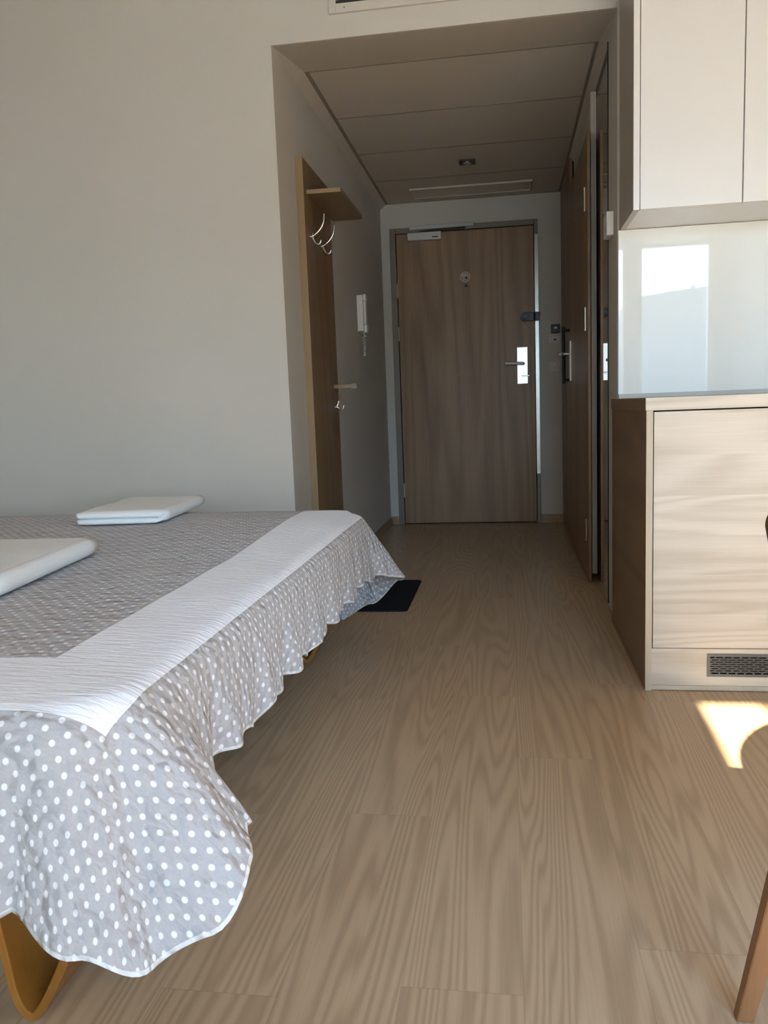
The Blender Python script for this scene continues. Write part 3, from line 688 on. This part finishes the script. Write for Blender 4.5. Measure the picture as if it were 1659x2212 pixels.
# towels -------------------------------------------------------------------
def towel(cx, cy, rot, w_, l_, h_, label):
    """folded towel: rounded slab, fold on the right, open layered edge towards the camera"""
    m = MB(); NX, NY = 22, 26; g = {}
    R_ = Matrix.Rotation(rot, 3, 'Z')
    th = thing('folded_towel', (cx, cy, 0.5), label, 'towel', None)
    def slab(z0, z1, inset, seed, name, right_extra=0.0):
        m = MB(); rings_ = []
        NPH = 14; NS = 30
        # cross-section in x swept along y with soft ends
        for j in range(NS+1):
            v = j/NS; y = (v-0.5)*l_
            endd = min(v, 1-v)*l_; s = math.sqrt(max(0.0, 1-(1-min(1, endd/0.022))**2)) if endd < 0.022 else 1.0
            ring = []
            hw = w_/2 - inset - (1-s)*0.012; hz = (z1-z0)/2*(0.50+0.50*s); zc_ = (z0+z1)/2 if v > 0.5 else z0+hz*1.0
            zc_ = z0 + hz
            for k in range(2*NPH):
                a = 2*math.pi*k/(2*NPH); ca, sa = math.cos(a), math.sin(a)
                x = math.copysign(abs(ca)**0.28, ca)*hw; zz = math.copysign(abs(sa)**0.75, sa)*hz
                x += right_extra*(1 if ca > 0 else 0)
                n_ = noise.noise(Vector((x*7+seed, y*7, zz*3)))
                p = R_ @ Vector((x + 0.006*noise.noise(Vector((y*6, seed, 0))), y, 0)); 
                ring.append(m.bm.verts.new((cx+p.x, cy+p.y, zc_+zz+0.003*n_*(1 if sa > 0 else 0))))
            rings_.append(ring)
        for a, b in zip(rings_[:-1], rings_[1:]):
            for k in range(2*NPH): m.bm.faces.new((a[k], a[(k+1) % (2*NPH)], b[(k+1) % (2*NPH)], b[k]))
        m.bm.faces.new(rings_[0][::-1]); m.bm.faces.new(rings_[-1])
        o = m.build(name, M['towel'], th, smooth=True); return o
    zb = ztop+0.005+(0.020 if cy > 2 else 0)
    slab(zb, zb+h_*0.48, 0.004, 1.0, 'lower_fold'); slab(zb+h_*0.44, zb+h_, 0.0, 5.0, 'upper_fold')
    m = MB(); n_ = 10                      # the outer fold that closes the right side
    for s_, nm in ((1, 'side_fold'),):
        P_ = []
        path = []
        for j in range(12):
            v = j/11; y = (v-0.5)*(l_-0.03)
            p = R_ @ Vector((w_/2-0.012, y, 0)); path.append((cx+p.x, cy+p.y, zb+h_*0.5))
        m.tube(path, [h_*0.40]+[h_*0.49]*10+[h_*0.40], 16)
    m.build('side_fold', M['towel'], th, smooth=True)
    return th
towel(-1.235, 2.575, math.radians(5), 0.29, 0.46, 0.040, 'folded white towel on the coverlet, the farther one near the wall')
towel(-1.195, 1.665, math.radians(6), 0.30, 0.56, 0.046, 'folded white towel on the coverlet, the nearer one cut by the left picture edge')

# ------------------------------------------------------------------ chair at the right, added round table out of view
cc = thing('wooden_chair', (0.55, 0.91, 0), 'brown wooden chair at the right picture edge, mostly outside it, with splayed legs', 'chair')
def leg(p0, p1, w0, w1):
    m = MB(); p0 = Vector(p0); p1 = Vector(p1)
    a = [m.bm.verts.new(p0 + Vector((sx_*w0/2, sy_*w0*0.75/2, 0))) for sx_, sy_ in ((-1,-1),(1,-1),(1,1),(-1,1))]
    b = [m.bm.verts.new(p1 + Vector((sx_*w1/2, sy_*w1*0.75/2, 0))) for sx_, sy_ in ((-1,-1),(1,-1),(1,1),(-1,1))]
    for k in range(4): m.bm.faces.new((a[k], a[(k+1) % 4], b[(k+1) % 4], b[k]))
    m.bm.faces.new(a[::-1]); m.bm.faces.new(b); return m
leg((0.309, 1.068, 0.0), (0.400, 1.068, 0.44), 0.024, 0.038).build('leg', M['chair'], cc, bevel=0.003)
leg((0.309, 0.752, 0.0), (0.400, 0.752, 0.44), 0.024, 0.038).build('leg', M['chair'], cc, bevel=0.003)
leg((0.735, 0.775, 0.0), (0.700, 0.775, 0.44), 0.024, 0.036).build('leg', M['chair'], cc, bevel=0.003)
leg((0.735, 1.052, 0.0), (0.700, 1.052, 0.44), 0.024, 0.036).build('leg', M['chair'], cc, bevel=0.003)
prism(rounded_rect(0.365, 0.745, 0.725, 1.095, 0.05), 0.440, 0.462).build('seat', M['chair'], cc, bevel=0.004)
for y in (0.83, 0.99):
    MB().tube([(0.395, y, 0.455), (0.368, y, 0.60), (0.350, y, 0.675)], 0.011, 12).build('back_post', M['chair'], cc, smooth=True)
m = MB()
prof_ = []
for cy_, cz_, a0_, rr_ in ((1.083, 0.683, 0, 0.020), (0.737, 0.683, 90, 0.020), (0.752, 0.652, 180, 0.014), (1.068, 0.652, 270, 0.014)):
    for k in range(7):
        a_ = math.radians(a0_+90*k/6); prof_.append((cy_+rr_*math.cos(a_), cz_+rr_*math.sin(a_)))
fa = [m.bm.verts.new((0.331, y, z)) for y, z in prof_]; fb = [m.bm.verts.new((0.345, y, z)) for y, z in prof_]
for k in range(len(prof_)): m.bm.faces.new((fa[k], fa[(k+1) % len(prof_)], fb[(k+1) % len(prof_)], fb[k]))
m.bm.faces.new(fa[::-1]); m.bm.faces.new(fb)
m.build('backrest', M['chair'], cc, bevel=0.003)

tt_ = thing('shadow_table', (0.87, 0.60, 0), 'unseen round table added beside the brown chair to shade the sun patch', 'table')  # unseen, placed so that its shadow rounds the sun patch
def disc(cx, cy, r_, z0, z1, n=64): return prism([(cx+r_*math.cos(2*math.pi*k/n), cy+r_*math.sin(2*math.pi*k/n)) for k in range(n)], z0, z1)
disc(0.87, 0.60, 0.40, 0.715, 0.740).build('tabletop', M['chair'], tt_, bevel=0.004)
MB().cyl((0.87, 0.60, 0.365), 'Z', 0.035, 0.70).build('pedestal', M['chair'], tt_, smooth=True)
disc(0.87, 0.60, 0.14, 0.0, 0.015).build('foot_plate', M['chair'], tt_, bevel=0.004)

# ------------------------------------------------------------------ houses across the terrace (seen only as a reflection)
nb = thing('neighbour_house', (9, -25, 0), 'pale house with a low sloping roof outside, reflected in the white splashback', 'house')
m = MB(); bmv = m.bm
pf = [(4.72, -0.05), (15.0, -0.05), (15.0, 5.6), (10.5, 5.1), (4.72, 4.50)]
fr_ = [bmv.verts.new((x, -25, z)) for x, z in pf]; bk_ = [bmv.verts.new((x, -32, z)) for x, z in pf]
for k in range(5): bmv.faces.new((fr_[k], fr_[(k+1) % 5], bk_[(k+1) % 5], bk_[k]))
bmv.faces.new(fr_[::-1]); bmv.faces.new(bk_)
m.build('walls', M['render'], nb)
box(6.85, 7.00, -26, -25.8, 4.6, 5.0).build('chimney', M['roof'], nb)
nb = thing('garden_wall', (0, -22, 0), 'low pale garden wall outside the window', 'wall')
box(-15, 4.6, -22.3, -22, -0.05, 2.55).build('masonry', M['render'], nb)
for o in bpy.data.objects:
    if '_org' in o: del o['_org']
